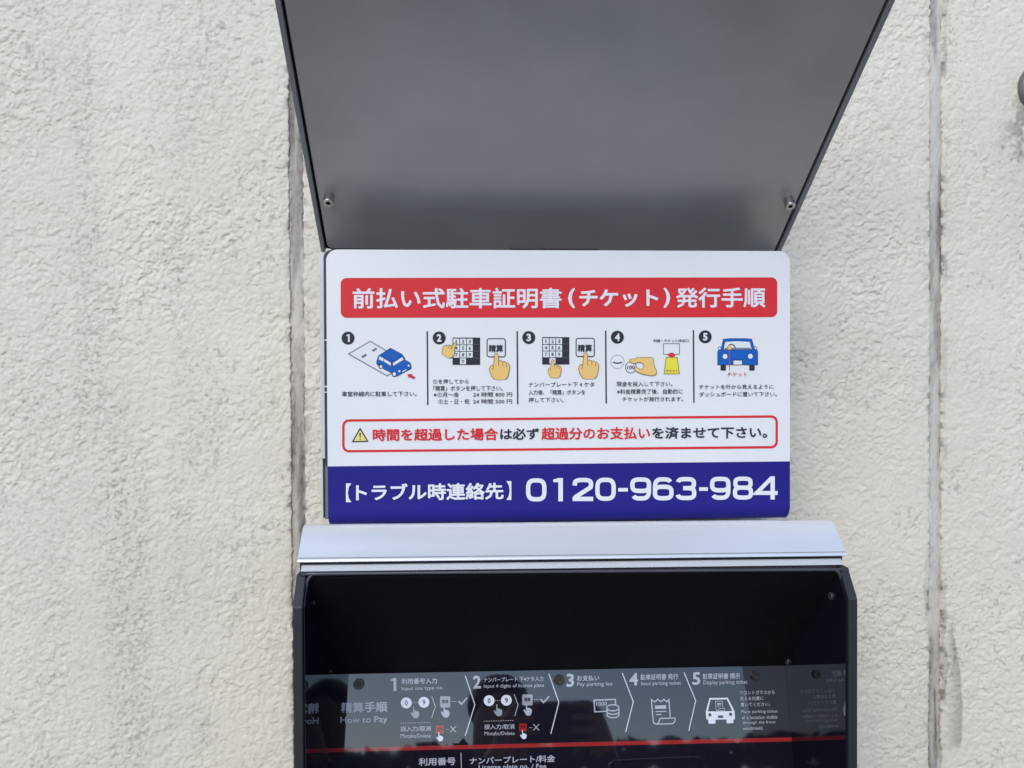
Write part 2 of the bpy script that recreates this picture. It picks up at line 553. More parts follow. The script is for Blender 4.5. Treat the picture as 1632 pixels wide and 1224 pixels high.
wall = empty('stucco_wall', (0, 0, GROUND), 'rough off white stucco wall with vertical sealed joints behind the machine', 'wall')
Z_TOP = 2.75
def wall_panel(x0, x1):
    xs = axis(x0, x1, -0.56, 0.54, 0.00098)
    zs = axis(GROUND, Z_TOP, 1.0, 1.86, 0.00100)
    X, Z = np.meshgrid(xs, zs)
    h, n1, n2, n3 = stucco_height(X, Z)
    A = 0.00142
    coarse = np.clip(np.maximum(np.maximum(-0.555-X, X-0.535), np.maximum(1.005-Z, Z-1.855))/0.02, 0, 1)
    h = h*(1-coarse)+0.42*coarse
    dist = np.minimum(X-x0, x1-X)
    edge = np.exp(-np.clip(dist, 0, None)/0.0016)
    Y = -A*h*(1-0.85*edge)-0.0002
    # sag: lumps overhang downward a little
    Zs = Z-0.0007*h*(1-edge)
    rag = (fbm(X*150, Z*260, 41, 3)-0.5)*0.0028
    Xs = X+rag*np.exp(-np.clip(dist, 0, None)/0.003)
    # returns into the joint
    co = np.stack([Xs, Y, Zs], -1)
    back = co[:, :1].copy(); back[..., 1] = 0.012; back2 = co[:, -1:].copy(); back2[..., 1] = 0.012
    # dirt: dark pits, grey streaks, joint edges, stains with their own outline
    pit = sstep(0.40-fbm(X*420, Z*560, 43, 2), -0.02, 0.10)
    streak = np.exp(-((X+0.37-0.010*np.sin(Z*7))/0.065)**2)*sstep(fbm(X*34, Z*3.2, 51, 4), 0.36, 0.66)
    streak2 = sstep(fbm(X*22, Z*2.2, 57, 4), 0.50, 0.72)
    d = pit*(0.06+0.30*streak+0.10*streak2)+0.035*streak+0.05*np.exp(-((X+0.415)/0.055)**2)*sstep(fbm(X*8, Z*2, 59, 3), 0.3, 0.6)
    speck = sstep(fbm(X*330, Z*330, 61, 2), 0.66, 0.76)
    d += 0.35*speck*sstep(fbm(X*26, Z*26, 67, 3), 0.55, 0.7)
    near = np.minimum(np.abs(X-SEAM_L[0]), np.minimum(np.abs(X-SEAM_R[0]), np.abs(X-SEAM_R[1])))
    nb = sstep(fbm(X*110, Z*170, 71, 3), 0.50, 0.66)
    d += nb*np.exp(-near/0.0030)*0.75*sstep(fbm(X*4, Z*14, 73, 3), 0.32, 0.55)
    nl = np.abs(X-SEAM_L[1])
    d += nb*np.exp(-nl/0.004)*0.55
    # grey smear right of the right-hand joint, sharp on its right side
    t = (1.218-Z)/0.128
    xe = 0.3835+0.0125*np.sin(np.clip(t, 0, 1)*math.pi*0.72)+(fbm(X*60, Z*60, 81, 2)-0.5)*0.0025
    ins = sstep(xe-X, -0.0004, 0.0010)*sstep(X-0.3765, -0.001, 0.010)*sstep(t, 0.0, 0.12)*sstep(1-t, 0, 0.06)
    d += ins*(0.18+0.30*sstep((X-0.3765)/(xe-0.3765), 0.2, 1.0))
    # band along the right edge of that joint where older sealant was smeared
    sm = sstep(0.0055-(X-SEAM_R[1])+(fbm(X*9, Z*40, 83, 3)-0.5)*0.006, 0, 0.0012)*(X > SEAM_R[1])
    d += 0.34*sm*sstep(fbm(X, Z*9, 85, 3), 0.42, 0.58)
    sm2 = sstep(0.0045-(SEAM_R[0]-X)+(fbm(X*9, Z*40, 87, 3)-0.5)*0.006, 0, 0.0012)*(X < SEAM_R[0])
    d += 0.36*sm2*sstep(fbm(X+5, Z*8, 89, 3), 0.46, 0.60)*(Z < 1.34)
    # run-off below the vent pipe
    px, pz = 0.461, 1.696
    rr_ = np.hypot((X-px)/0.024, (Z-pz+0.012)/0.034)
    d += np.exp(-rr_**2)*(0.12+0.60*sstep(fbm(X*160, Z*140, 91, 3), 0.46, 0.62))
    rr2_ = np.hypot((X-0.455)/0.035, (Z-1.62)/0.07)
    d += 0.10*np.exp(-rr2_**2)
    d = np.clip(d, 0, 0.92)
    co = np.concatenate([back, co, back2], 1)
    dd = np.concatenate([d[:, :1], d, d[:, -1:]], 1)
    xs2 = np.concatenate([[xs[0]], xs, [xs[-1]]])
    cc = np.concatenate([coarse[:, :1], coarse, coarse[:, -1:]], 1)
    return grid_mesh('wall_panel', xs2, zs, co, dd, M_WALL, wall, cc)
wall_panel(-1.70, SEAM_L[0])
wall_panel(SEAM_L[1], SEAM_R[0])
wall_panel(SEAM_R[1], 1.70)

def sealant(x0, x1, seed, crack):
    xs = np.linspace(x0-0.003, x1+0.003, 26)
    zs = axis(GROUND, Z_TOP, 0.99, 1.87, 0.002)
    X, Z = np.meshgrid(xs, zs)
    u = (X-x0)/(x1-x0)
    Y = 0.0014+0.0010*np.cos((u-0.5)*math.pi)*-1+(fbm(X*70, Z*12, seed, 3)-0.5)*0.0016+(fbm(X*420, Z*260, seed+3, 3)-0.5)*0.0011
    d = 0.45*sstep(fbm(X*120, Z*10, seed+5, 4), 0.46, 0.70)
    edge = np.exp(-np.minimum(np.abs(u), np.abs(1-u))/0.16)
    d += 0.38*edge*sstep(fbm(X*140, Z*60, seed+7, 3), 0.42, 0.62)
    d += 0.45*sstep(fbm(X*520, Z*260, seed+11, 3), 0.56, 0.68)*(0.25+edge)
    band = sstep(fbm(X*0+3, Z*7, seed+9, 3), 0.45, 0.62)
    d += 0.25*band
    if crack:
        xc = x0+(x1-x0)*(0.60+0.35*(fbm(Z*0, Z*60, 95, 3)-0.5))
        cm = np.exp(-((X-xc)/0.0005)**2)*sstep(1.175-Z, 0, 0.02)*sstep(fbm(Z*0+9, Z*45, 97, 2), 0.25, 0.4)
        d += cm
        Y += 0.0015*cm
    d = np.clip(d, 0, 0.95)
    grid_mesh('joint_sealant', xs, zs, np.stack([X, Y, Z], -1), d, M_SEAL, wall)
sealant(*SEAM_L, 201, False)
sealant(*SEAM_R, 305, True)
bm = box_bm(-1.70, 1.70, 0.014, 0.12, GROUND, Z_TOP)
bm_obj('wall_core', bm, mat('concrete core', (0.4, 0.39, 0.37), 0.9, 0, 0.1, 8), wall)

# ------------------------------------------------------------------ vent pipe at the right edge
PC = at_y(1663, 139, -0.004)
pipe = empty('vent_pipe', (PC.x, 0, PC.z), 'round grey vent pipe end sticking out of the wall', 'pipe')
bm = lathe_bm([(0.0235, 0), (0.0235, 0.004), (0.0228, 0.0065), (0.0205, 0.0082), (0.0198, 0.0078), (0.0194, 0.003)], Vector((PC.x, -0.0005, PC.z)), Vector((0, -1, 0)), 40)
bm_obj('pipe_body', bm, mat('grey vinyl', (0.16, 0.155, 0.15), 0.5, 0, 0.08, 80), pipe)
bm = lathe_bm([(0.0190, 0.0035), (0.0190, 0.0070), (0.016, 0.0086), (0.008, 0.0094)], Vector((PC.x, -0.0005, PC.z)), Vector((0, -1, 0)), 32)
bm_obj('pipe_cap', bm, mat('grey vinyl', (0.20, 0.195, 0.19)), pipe)

# ------------------------------------------------------------------ payment machine
mach = empty('parking_payment_machine', (0, -0.1, GROUND), 'black and silver parking payment machine with its grey hood raised', 'payment machine')
HW = 0.1928                                         # half width of the lower unit
IN = 0.1866
cheek = [(-0.2125, 0.98), (-0.2125, 1.2965), (-0.1980, 1.3152), (-0.06, 1.3152), (-0.06, 0.98)]
for s in (-1, 1):
    bm_obj('side_cheek', prism_bm(cheek, min(s*IN, s*HW), max(s*IN, s*HW)), M_BLACK, mach, 0.0005, 1, xf=low)
lining = [(-0.2095, 0.981), (-0.2095, 1.2960), (-0.1990, 1.3085), (-0.061, 1.3085), (-0.061, 0.981)]
for s in (-1, 1):
    bm_obj('side_lining', prism_bm(lining, min(s*(IN-0.0003), s*(IN-0.0011)), max(s*(IN-0.0003), s*(IN-0.0011))), M_GLOSS, mach, xf=low)
IW = IN-0.0012
# silver cap
cap = [(-0.1961, 1.3233), (-0.1953, 1.3245), (-0.1930, 1.3262), (-0.1890, 1.3298), (-0.1850, 1.3335), (-0.1812, 1.3368), (-0.1775, 1.3397), (-0.1738, 1.3421), (-0.1700, 1.3436), (-0.1660, 1.3437), (-0.1610, 1.3425), (-0.150, 1.3385), (-0.125, 1.3300), (-0.06, 1.3250), (-0.06, 1.3156), (-0.1880, 1.3156), (-0.1885, 1.3218), (-0.1956, 1.3228)]
bm = prism_bm(cap, -HW, HW)
o = bm_obj('silver_cap', bm, M_SILVER, mach, xf=low)
bm_obj('cap_seam', box_bm(-HW+0.0004, HW-0.0004, -0.1946, -0.1936, 1.32535, 1.3256), mat('seam shadow line', (0.25, 0.26, 0.29), 0.5), mach, xf=low)
bm_obj('gap_shade_strip', box_bm(-HW+0.0005, HW-0.0005, -0.1893, -0.1886, 1.3158, 1.3217), M_FOAM_SHADE, mach, xf=low)  # dark strip, paints the shade in the recess under the cap
bm_obj('light_bar', prism_bm([(-0.1952, 1.3164), (-0.1952, 1.3168), (-0.1912, 1.3199), (-0.1897, 1.3199), (-0.1897, 1.3164)], -0.1906, 0.1906), M_SILVER, mach, xf=low)
bm_obj('foam_strip', box_bm(-0.1903, 0.1903, -0.1930, -0.182, 1.3129, 1.3164), M_FOAM_SHADE, mach, xf=low)
# hood underside slopes down and back to the panel
us = [(-0.1990, 1.3126), (-0.0975, 1.2110), (-0.0955, 1.2130), (-0.1900, 1.3126)]
bm_obj('recess_ceiling', prism_bm(us, -IW, IW), M_MATTE, mach, xf=low)
lip = [(487.5, 944), (489, 930), (492.5, 921), (499, 916), (510, 914.6), (900, 911), (1318, 908), (1329, 908.5), (1336, 912), (1340.5, 920), (1343.5, 932), (1345, 947)]
lp = curve_pts(lip, 3, False)
bm_obj('recess_lip', tube_bm([at_y(x, y, -0.1995) for x, y in lp], 0.0011), M_LIP, mach, smooth=True)
# instruction panel, leaning back
TILT = math.radians(15)
PN = Vector((0, -math.cos(TILT), math.sin(TILT)))
PO = Vector((0, -0.0975, 1.2110))
PD = Vector((0, -math.sin(TILT), -math.cos(TILT)))   # down the panel
def panel_place(u, v, d):
    p = PO+Vector((1, 0, 0))*u+PD*v+PN*d
    return Vector((p.x, p.y, tilt(p.x, p.z)))
PNT = (panel_place(1, 0, 0)-panel_place(0, 0, 0)).cross(panel_place(0, 1, 0)-panel_place(0, 0, 0)).normalized()
if PNT.dot(PN) < 0: PNT = -PNT
def P(px, py, lift=0.0):
    p = on_plane(px, py, PO+PNT*0.0, PNT)
    return p+PNT*lift
panel = bm_obj('instruction_panel', plate_bm([(-IW, 0.0), (IW, 0.0), (IW, 0.24), (-IW, 0.24)], panel_place, -0.004, 0.0), M_GLOSS, mach)
bm_obj('cabinet', box_bm(-HW, HW, -0.2125, -0.02, GROUND, 0.979), M_BLACK, mach, 0.002, 2)
bm_obj('cabinet_back', box_bm(-IW, IW, -0.058, -0.02, 0.9795, 1.3152), M_BLACK, mach)
for (x, y, r) in ((572, 1090, 0.0043), (891, 1083.5, 0.0042), (1203, 1077, 0.0034)):
    screw('panel_screw', P(x, y, 0.0001), PNT, r, 0.0022, panel, M_DSCREW, M_SOCKET, 0.45)
for (x, y, s) in ((1325, 950, 1), (1255.5, 1054, 1), (500, 957, -1), (527, 1067, -1)):
    d = ray(x, y); xs_ = s*(IN-0.0012)
    c = CAM+d*((xs_-CAM.x)/d.x)
    screw('side_screw', c, Vector((-s, 0, 0)), 0.0028, 0.0014, mach, M_LIP, M_SOCKET, 0.5)
# display window at the foot of the panel
pts = [(968, 1226), (976, 1214), (986, 1211), (1104, 1206), (1116, 1209), (1123, 1218), (1132, 1300), (975, 1310)]
fr = [P(x, y, 0) for x, y in curve_pts(pts, 3)]
bm = bmesh.new()
outer0 = [bm.verts.new(p) for p in fr]
cen = sum(fr, Vector())/len(fr)
outer1 = [bm.verts.new(p+PNT*0.0022+(cen-p)*0.015) for p in fr]
inner1 = [bm.verts.new(p+PNT*0.0022+(cen-p)*0.07) for p in fr]
inner0 = [bm.verts.new(p+PNT*0.0006+(cen-p)*0.10) for p in fr]
for A_, B_ in ((outer0, outer1), (outer1, inner1), (inner1, inner0)):
    for i in range(len(fr)):
        bm.faces.new((A_[i], A_[(i+1) % len(fr)], B_[(i+1) % len(fr)], B_[i]))
bm.faces.new(inner0)
win = bm_obj('display_window', bm, M_GLOSS, panel)

# housing behind the sign, with its pale edge strips and the dark backing plate
bm_obj('upper_housing', box_bm(-0.1963, 0.1963, -0.058, -0.015, 1.33, 1.5500), M_HOUSING, mach, 0.001, 1)
for s in (-1, 1):
    bm_obj('edge_strip', box_bm(min(s*0.1966, s*0.1984), max(s*0.1966, s*0.1984), -0.0605, -0.020, 1.331, 1.3812), M_LIGHT, mach, 0.0003, 1)
    bm_obj('edge_cover', box_bm(min(s*0.1932, s*0.1977), max(s*0.1932, s*0.1977), -0.0640, -0.018, 1.3818, 1.5535), M_LIGHT, mach, 0.0004, 1)
YB = -0.1065
bm_obj('hinge_bar', box_bm(-0.190, 0.190, -0.049, -0.018, 1.5505, 1.5630), M_RIM, mach)
bm_obj('mounting_spacer', box_bm(-0.17, 0.17, -0.1015, -0.0585, 1.36, 1.5485), M_HOUSING, mach)
bk = rr2(-0.1876, 0.1840, 1.3775, 1.5500, 0.006)
bm_obj('backing_plate', plate_bm(bk, lambda u, v, d: Vector((u, YB+d, v)), 0.0, 0.0045), mat('dark backing rubber', (0.028, 0.027, 0.034), 0.55, 0, 0.15, 200), mach)
for (y_, h_) in ((542, 0.0010), (616, 0.0012), (625, 0.0008)):
    p = at_y(519.5, y_, YB-0.0006)
    bm_obj('adhesive_scrap', box_bm(p.x-0.0012, p.x+0.0008, YB-0.0007, YB-0.0001, p.z-h_/2, p.z+h_/2), M_LIGHT, mach)

# raised hood overhead
HV = Vector((0.0104, -0.8183, 0.5747)).normalized()       # up the slope
HU = Vector((1, 0, 0)); HU = (HU-HV*HU.dot(HV)).normalized()
HN = HU.cross(HV).normalized()
if HN.z > 0: HN = -HN                                     # faces down and out
HO = Vector((-0.0003, -0.0610, 1.5572))
def hood(u, v, d): return HO+HU*u+HV*v+HN*d
def Hp(px, py, lift=0.0): return on_plane(px, py, HO, HN)+HN*lift
LEN = 0.36
hw = 0.1966
lid = bm_obj('raised_hood', plate_bm(rr2(-hw, hw, -0.006, LEN, 0.003, 3), hood, -0.018, -0.0045), M_RIM, mach)
inset = rr2(-0.1909, 0.1909, -0.0015, LEN-0.004, 0.005, 5)
bm_obj('hood_plate', plate_bm(inset, hood, -0.003, -0.0002), M_HOOD, lid, 0.0004, 1)
bm_obj('gap_shade_sheet', plate_bm(rr2(-0.1930, 0.1930, -0.0055, LEN-0.003, 0.004, 4), hood, -0.0048, -0.0036), mat('black gap shade', (0.006, 0.006, 0.007), 0.8, 0, 0.1, 100), lid)  # black sheet standing in for the shade in the gap between plate and rims
for s in (-1, 1):
    a, b = sorted((s*0.1931, s*hw))
    bm_obj('hood_rim', plate_bm([(a, -0.0055), (b, -0.0055), (b, LEN-0.0005), (a, LEN-0.0005)], hood, -0.0046, 0.0006), M_RIM, lid, 0.0003, 1)
M_LATCH = mat('dark grey latch', (0.055, 0.055, 0.06), 0.5)
def hinge(px0, px1, d, dv0=-0.006, dv1=0.0022):
    u0 = (Hp(px0, 396)-HO).dot(HU); u1 = (Hp(px1, 396)-HO).dot(HU)
    bm_obj('hinge_latch', plate_bm([(u0, dv0), (u1, dv0), (u1, dv1), (u0, dv1)], hood, -0.003, d), M_LATCH, lid, 0.0003, 1)
hinge(812, 875, 0.0012); hinge(876, 955, 0.0009, -0.0055)
for (x, y) in ((524.6, 312.5), (1256.5, 318)):
    c = Hp(x, y)
    screw('hood_bolt', c, HN, 0.0041, 0.0082, lid, M_STEEL, M_SOCKET, 0.42)

# ------------------------------------------------------------------ the sign
YS = -0.110
def G(px, py, lift=0.0):
    p = at_y(px, py, YS-0.0)
    return Vector((p.x, p.y-lift, p.z))
sign = empty('instruction_sign', (0, YS, 1.333), 'white instruction sign with a red title bar and a navy telephone band', 'sign')
ZB = 0.5*(at_y(523, 743.5, YS).z+at_y(1259, 735, YS).z)      # where white meets navy
Z1, ZBOT, SW = 1.550, 1.3335, 0.1850
def sheet(name, rows, m, xw, round_top):
    """rows of (y,z) down the front face; thickness to the back."""
    bm = bmesh.new()
    T = 0.0018
    fr, bk_ = [], []
    for i, (y, z) in enumerate(rows):
        j0, j1 = rows[max(i-1, 0)], rows[min(i+1, len(rows)-1)]
        t = Vector((0, j1[0]-j0[0], j1[1]-j0[1])).normalized()
        n = Vector((0, t.z, -t.y))
        if n.y < 0: n = -n
        w = xw(i, z)
        fr.append([bm.verts.new((s*w, y, z)) for s in (-1, 1)])
        bk_.append([bm.verts.new((s*w, y+n.y*T, z+n.z*T)) for s in (-1, 1)])
    for i in range(len(rows)-1):
        bm.faces.new((fr[i][0], fr[i][1], fr[i+1][1], fr[i+1][0]))
        bm.faces.new((bk_[i][1], bk_[i][0], bk_[i+1][0], bk_[i+1][1]))
        for s in (0, 1):
            bm.faces.new((fr[i][s], fr[i+1][s], bk_[i+1][s], bk_[i][s]))
    for e in (0, -1):
        bm.faces.new((fr[e][0], bk_[e][0], bk_[e][1], fr[e][1]))
    return bm_obj(name, bm, m, sign)
RC = 0.0090
rows = [(YS, Z1-RC*(1-math.sin(math.radians(a)))) for a in range(90, -1, -9)]+[(YS, ZB)]
def xw_top(i, z):
    if z > Z1-RC:
        q = (z-(Z1-RC))/RC
        return SW-RC+RC*math.sqrt(max(0, 1-q*q))
    return SW
white = sheet('white_sheet', rows, WHITE, xw_top, True)
BR = 0.0125
zc = ZBOT+0.0118
rows = [(YS, ZB-0.00002), (YS, zc)]+[(YS+BR*(1-math.cos(math.radians(a))), zc-BR*math.sin(math.radians(a))) for a in range(9, 82, 9)]
sheet('navy_band', rows, NAVY, lambda i, z: SW-0.00003, False)

pr = Print(G)
pr.rrect(543, 443, 1238.6, 506.5, 9.5, INK['red'], -1.0)
pr.build('title_bar', sign)
D = INK['text']
W_ = INK['pink']
text(G, '前払い式駐車証明書', 562, 475.8, 895, 475.2, 33, W_, sign, 0.022)
text(G, '(', 905, 475.3, 916.5, 475.2, 32, W_, sign, 0.03)
text(G, 'チケット', 923, 475.5, 1049, 475, 28, W_, sign, 0.032)
text(G, ')', 1057, 474.8, 1068, 474.7, 32, W_, sign, 0.03)
text(G, '発行手順', 1077, 474.6, 1220, 474.2, 32, W_, sign, 0.023)
for n, (x, y) in enumerate(((554.7, 538.9), (699.9, 538.6), (842.7, 538.0), (983.8, 537.4), (1123.8, 536.8))):
    Print(G).ell(x, y, 10.4, 10.4, INK['dark'], 36).build('number_disc', sign)
    w = (5.5, 7.6, 7.4, 8.2, 7.4)[n]
    if n == 0:
        Print(G, 0.0005).poly(ONE(x, y, 12.2), INK['white']).build('lettering', sign)
    else:
        text(G, str(n+1), x-w/2, y, x+w/2, y, 12.2, INK['white'], sign, 0.045)
for (x, y0, y1, dx) in ((680.9, 528, 645.5, 0.9), (824.2, 527.6, 644.2, 0.9), (965.2, 527, 643, 0.9), (1105, 526.4, 642, 0.8)):
    Print(G).stroke([(x, y0), (x+dx, y1)], 2.3, INK['dark']).build('divider_line', sign)
sb = 0.009
def st(s, x0, x1, y0, y1, slope=-0.003, m=D, bold=sb):
    c = (y0+y1)/2
    text(G, s, x0, c, x1, c+slope*(x1-x0), y1-y0, m, sign, bold, copies=6)
st('車室枠線内に駐車して下さい。', 545, 664, 623.8, 632)
st('①を押してから', 690, 747, 604.3, 612)
st('「精算」ボタンを押して下さい。', 690.5, 801, 614.8, 623.2)
st('※①月～金', 691, 731.3, 625, 633)
st('24 時間 800 円', 754, 816, 625, 632.6)
st('①土・日・祝', 698.5, 748, 636, 644)
st('24 時間 500 円', 754, 816, 636, 643.6)
st('ナンバープレート下 4 ケタ', 842.3, 947, 609, 617)
st('入力後、「精算」ボタンを', 842.3, 932.5, 621.3, 629.6)
st('押して下さい。', 842.3, 898, 633.5, 641.3)
st('現金を投入して下さい。', 982.3, 1071.5, 608, 616)
st('※料金精算完了後、自動的に', 983, 1088, 620, 628.2)
st('チケットが発行されます。', 991.5, 1088.5, 632.4, 640)
st('釣銭・チケット排出口', 1041, 1097, 540.5, 545.6)
st('チケットを外から見えるように', 1114, 1232.5, 613, 620.4)
st('ダッシュボードに置いて下さい。', 1114, 1238, 624.5, 632.2)

# warning box
Print(G).rrect(547.3, 670.2, 1237.7, 719.2, 9, INK['red'], -6.6, 3.8).build('warning_frame', sign)
pr = Print(G)
pr.poly([(574, 681), (587.6, 704.2), (560.2, 705)], INK['dark']).poly([(574, 685), (584.2, 702.3), (563.8, 702.9)], INK['warn'])
pr.poly([(572.6, 690), (575.4, 690), (574.7, 697.5), (573.3, 697.5)], INK['dark']).ell(574, 700, 1.2, 1.2, INK['dark'], 12)
pr.build('warning_triangle', sign)
wy = lambda x: 693.2-0.0072*(x-594)
def wt(s, x0, x1, m, h=19.8, b=0.028):
    text(G, s, x0, wy(x0), x1, wy(x1), h, m, sign, b)
wt('時間を超過した場合', 594, 793.6, INK['red'])
wt('は必ず', 797, 859, INK['text'], 18.5)
wt('超過分のお支払い', 862.7, 1036, INK['red'])
wt('を済ませて下さい。', 1039, 1222.6, INK['text'], 19)
# navy band lettering
by = lambda x: 784.8-0.0110*(x-567)
text(G, '【', 551.5, 785.2, 560, 785.2, 30, INK['white'], sign, 0.0)
text(G, 'トラブル時連絡先', 567.4, by(567), 802.7, by(803), 27.5, INK['white'], sign, 0.028)
text(G, '】', 807, 781.6, 815, 781.6, 30, INK['white'], sign, 0.0)

def sup(cx, cy, rx, ry, a0, a1, n=16, e=3.2):
    out = []
    for i in range(n+1):
        a = math.radians(a0+(a1-a0)*i/n)
        c, s = math.cos(a), math.sin(a)
        out.append((cx+rx*math.copysign(abs(c)**(2/e), c), cy+ry*math.copysign(abs(s)**(2/e), s)))
    return out
# wide square-shouldered digits: centre lines in a unit box, x right, y down
SWD = 6.9
def digit(pr, ch, x0, x1, yc, h, m):
    w = SWD
    L, R_, T_, B_ = x0+w/2, x1-w/2, yc-h/2+w/2, yc+h/2-w/2
    cx, rx, ry = (L+R_)/2, (R_-L)/2, (B_-T_)/2
    mid = yc-h*0.02
    if ch == '0':
        pr.stroke(sup(cx, yc, rx, ry, 0, 360, 40)[:-1], w, m, True)
    elif ch == '1':
        pr.poly([(x1-w*1.02, yc-h/2), (x1, yc-h/2), (x1, yc+h/2), (x1-w*1.05, yc+h/2), (x1-w*1.05, yc-h/2+w*0.95), (x0, yc-h/2+w*0.95), (x0, yc-h/2+w*0.35)], m)
    elif ch == '2':
        top = sup(cx, T_+(mid-T_)/2, rx, (mid-T_)/2, 180, 395, 22)
        pr.stroke([(L, T_+(mid-T_)*0.62)]+top[1:]+[(L+1.5, B_-3.2), (L, B_)], w, m)
        pr.stroke([(x0, B_), (x1, B_)], w, m)
    elif ch == '3':
        h1, h2 = (mid-T_)/2, (B_-mid)/2
        pr.stroke(sup(cx, T_+h1, rx*0.97, h1, 190, 450, 24)+[(cx-rx*0.35, mid)], w, m)
        pr.stroke([(cx-rx*0.35, mid)]+sup(cx, mid+h2, rx, h2, 270, 530, 24), w, m)
    elif ch in '69':
        f = (lambda p: p) if ch == '6' else (lambda p: (2*cx-p[0], 2*yc-p[1]))
        t0 = yc-h*0.085
        h2 = (B_-t0)/2
        pr.stroke([f(p) for p in sup(cx, t0+h2, rx, h2, 0, 360, 36)[:-1]], w, m, True)
        pr.stroke([f(p) for p in [(L, t0+h2)]+sup(cx, yc, rx, ry, 180, 322, 20)[1:]], w, m)
    elif ch == '8':
        h1, h2 = (mid-T_)/2, (B_-mid)/2
        pr.stroke(sup(cx, T_+h1, rx*0.95, h1, 0, 360, 32)[:-1], w*0.97, m, True)
        pr.stroke(sup(cx, mid+h2, rx, h2, 0, 360, 32)[:-1], w*0.97, m, True)
    elif ch == '4':
        xv = x1-w*1.15
        pr.stroke([(x1, B_-h*0.19), (x0+w*0.15, B_-h*0.19), (xv-w*0.1, yc-h/2+w*0.25)], w*0.92, m)
        pr.poly([(xv-w/2, yc-h/2), (xv+w/2, yc-h/2), (xv+w/2, yc+h/2), (xv-w/2, yc+h/2)], m)
    elif ch == '-':
        pr.stroke([(x0, yc+1), (x1, yc+1)], w*0.82, m)
pr = Print(G)
for ch, a, b in (('0', 838.2, 871), ('1', 881.6, 897), ('2', 912.6, 945.3), ('0', 948.6, 981.4), ('-', 985, 1000.5), ('9', 1004.3, 1037.6), ('6', 1040.3, 1073.4), ('3', 1076.6, 1109.5),
                 ('-', 1114, 1128), ('9', 1131.3, 1164), ('8', 1167.6, 1200), ('4', 1204.6, 1239)):
    digit(pr, ch, a, b, 780.6-0.0085*((a+b)/2-855), 37, INK['white'])
pr.build('telephone_number', sign)

# ---- pictograms of the sign
def tr(ox, oy, s):
    return lambda pts: [(ox+x/s, oy+y/s) for x, y in pts]
# 1: car backing into a bay
t = tr(540, 520, 10.2)
pr = Print(G)
pr.poly(t([(510, 245), (160, 450), (785, 805), (1130, 605)]), INK['white'])
pr.stroke(t([(510, 245), (160, 450), (785, 805), (1130, 605)]), 1.9, INK['grey'], True)
for a in (((548, 402), (615, 362)), ((376, 505), (448, 460))):
    pr.stroke(t(a), 3.4, INK['dark']); q = t(a); pr.stroke([(q[0][0]+.6, q[0][1]-.4), (q[1][0]-.6, q[1][1]+.4)], 1.4, INK['grey'])
for (x, y, rx, ry) in ((680, 652, 34, 44), (900, 775, 40, 50)):
    pr.ell(540+x/10.2, 520+y/10.2, rx/10.2, ry/10.2, INK['dark'])
body = t([(840, 355), (1030, 455), (1068, 520), (1075, 548), (1150, 585), (1178, 635), (1175, 688), (940, 815), (925, 812), (930, 780), (912, 745), (880, 738), (862, 760), (718, 690), (706, 640), (680, 612), (650, 620), (640, 640), (615, 615), (618, 555), (650, 475)])
pr.poly(body, INK['blue']).stroke(body, 0.75, INK['dark'], True)
pr.poly(t([(668, 487), (730, 522), (722, 572), (648, 536)]), INK['white']).poly(t([(742, 530), (845, 592), (848, 645), (735, 572)]), INK['white'])
pr.poly(t([(880, 600), (1030, 500), (1052, 545), (885, 645)]), INK['white'])
pr.stroke(t([(680, 470), (855, 580), (1030, 480)]), 0.8, INK['dark']).stroke(t([(855, 580), (862, 660)]), 0.8, INK['dark']).stroke(t([(862, 660), (1060, 550)]), 0.6, INK['dark'])
pr.ell(540+685/10.2, 520+655/10.2, 2.1, 2.5, INK['white']).ell(540+902/10.2, 520+777/10.2, 2.5, 3.1, INK['white'])
pr.ell(540+985/10.2, 520+730/10.2, 1.6, 1.8, INK['white']).ell(540+1136/10.2, 520+640/10.2, 1.6, 1.8, INK['white'])
pr.poly(t([(1030, 735), (1095, 695), (1098, 712), (1035, 748)]), INK['white'])
pr.ell(540+1062/10.2, 520+515/10.2, 1.1, 1.4, INK['dark'], 12).ell(540+838/10.2, 520+645/10.2, 1.0, 1.4, INK['crimson'], 12)
pr.poly(t([(1113, 778), (1195, 776), (1190, 795), (1250, 830), (1215, 857), (1155, 825), (1138, 842)]), INK['crimson'])
pr.build('parking_picture', sign)

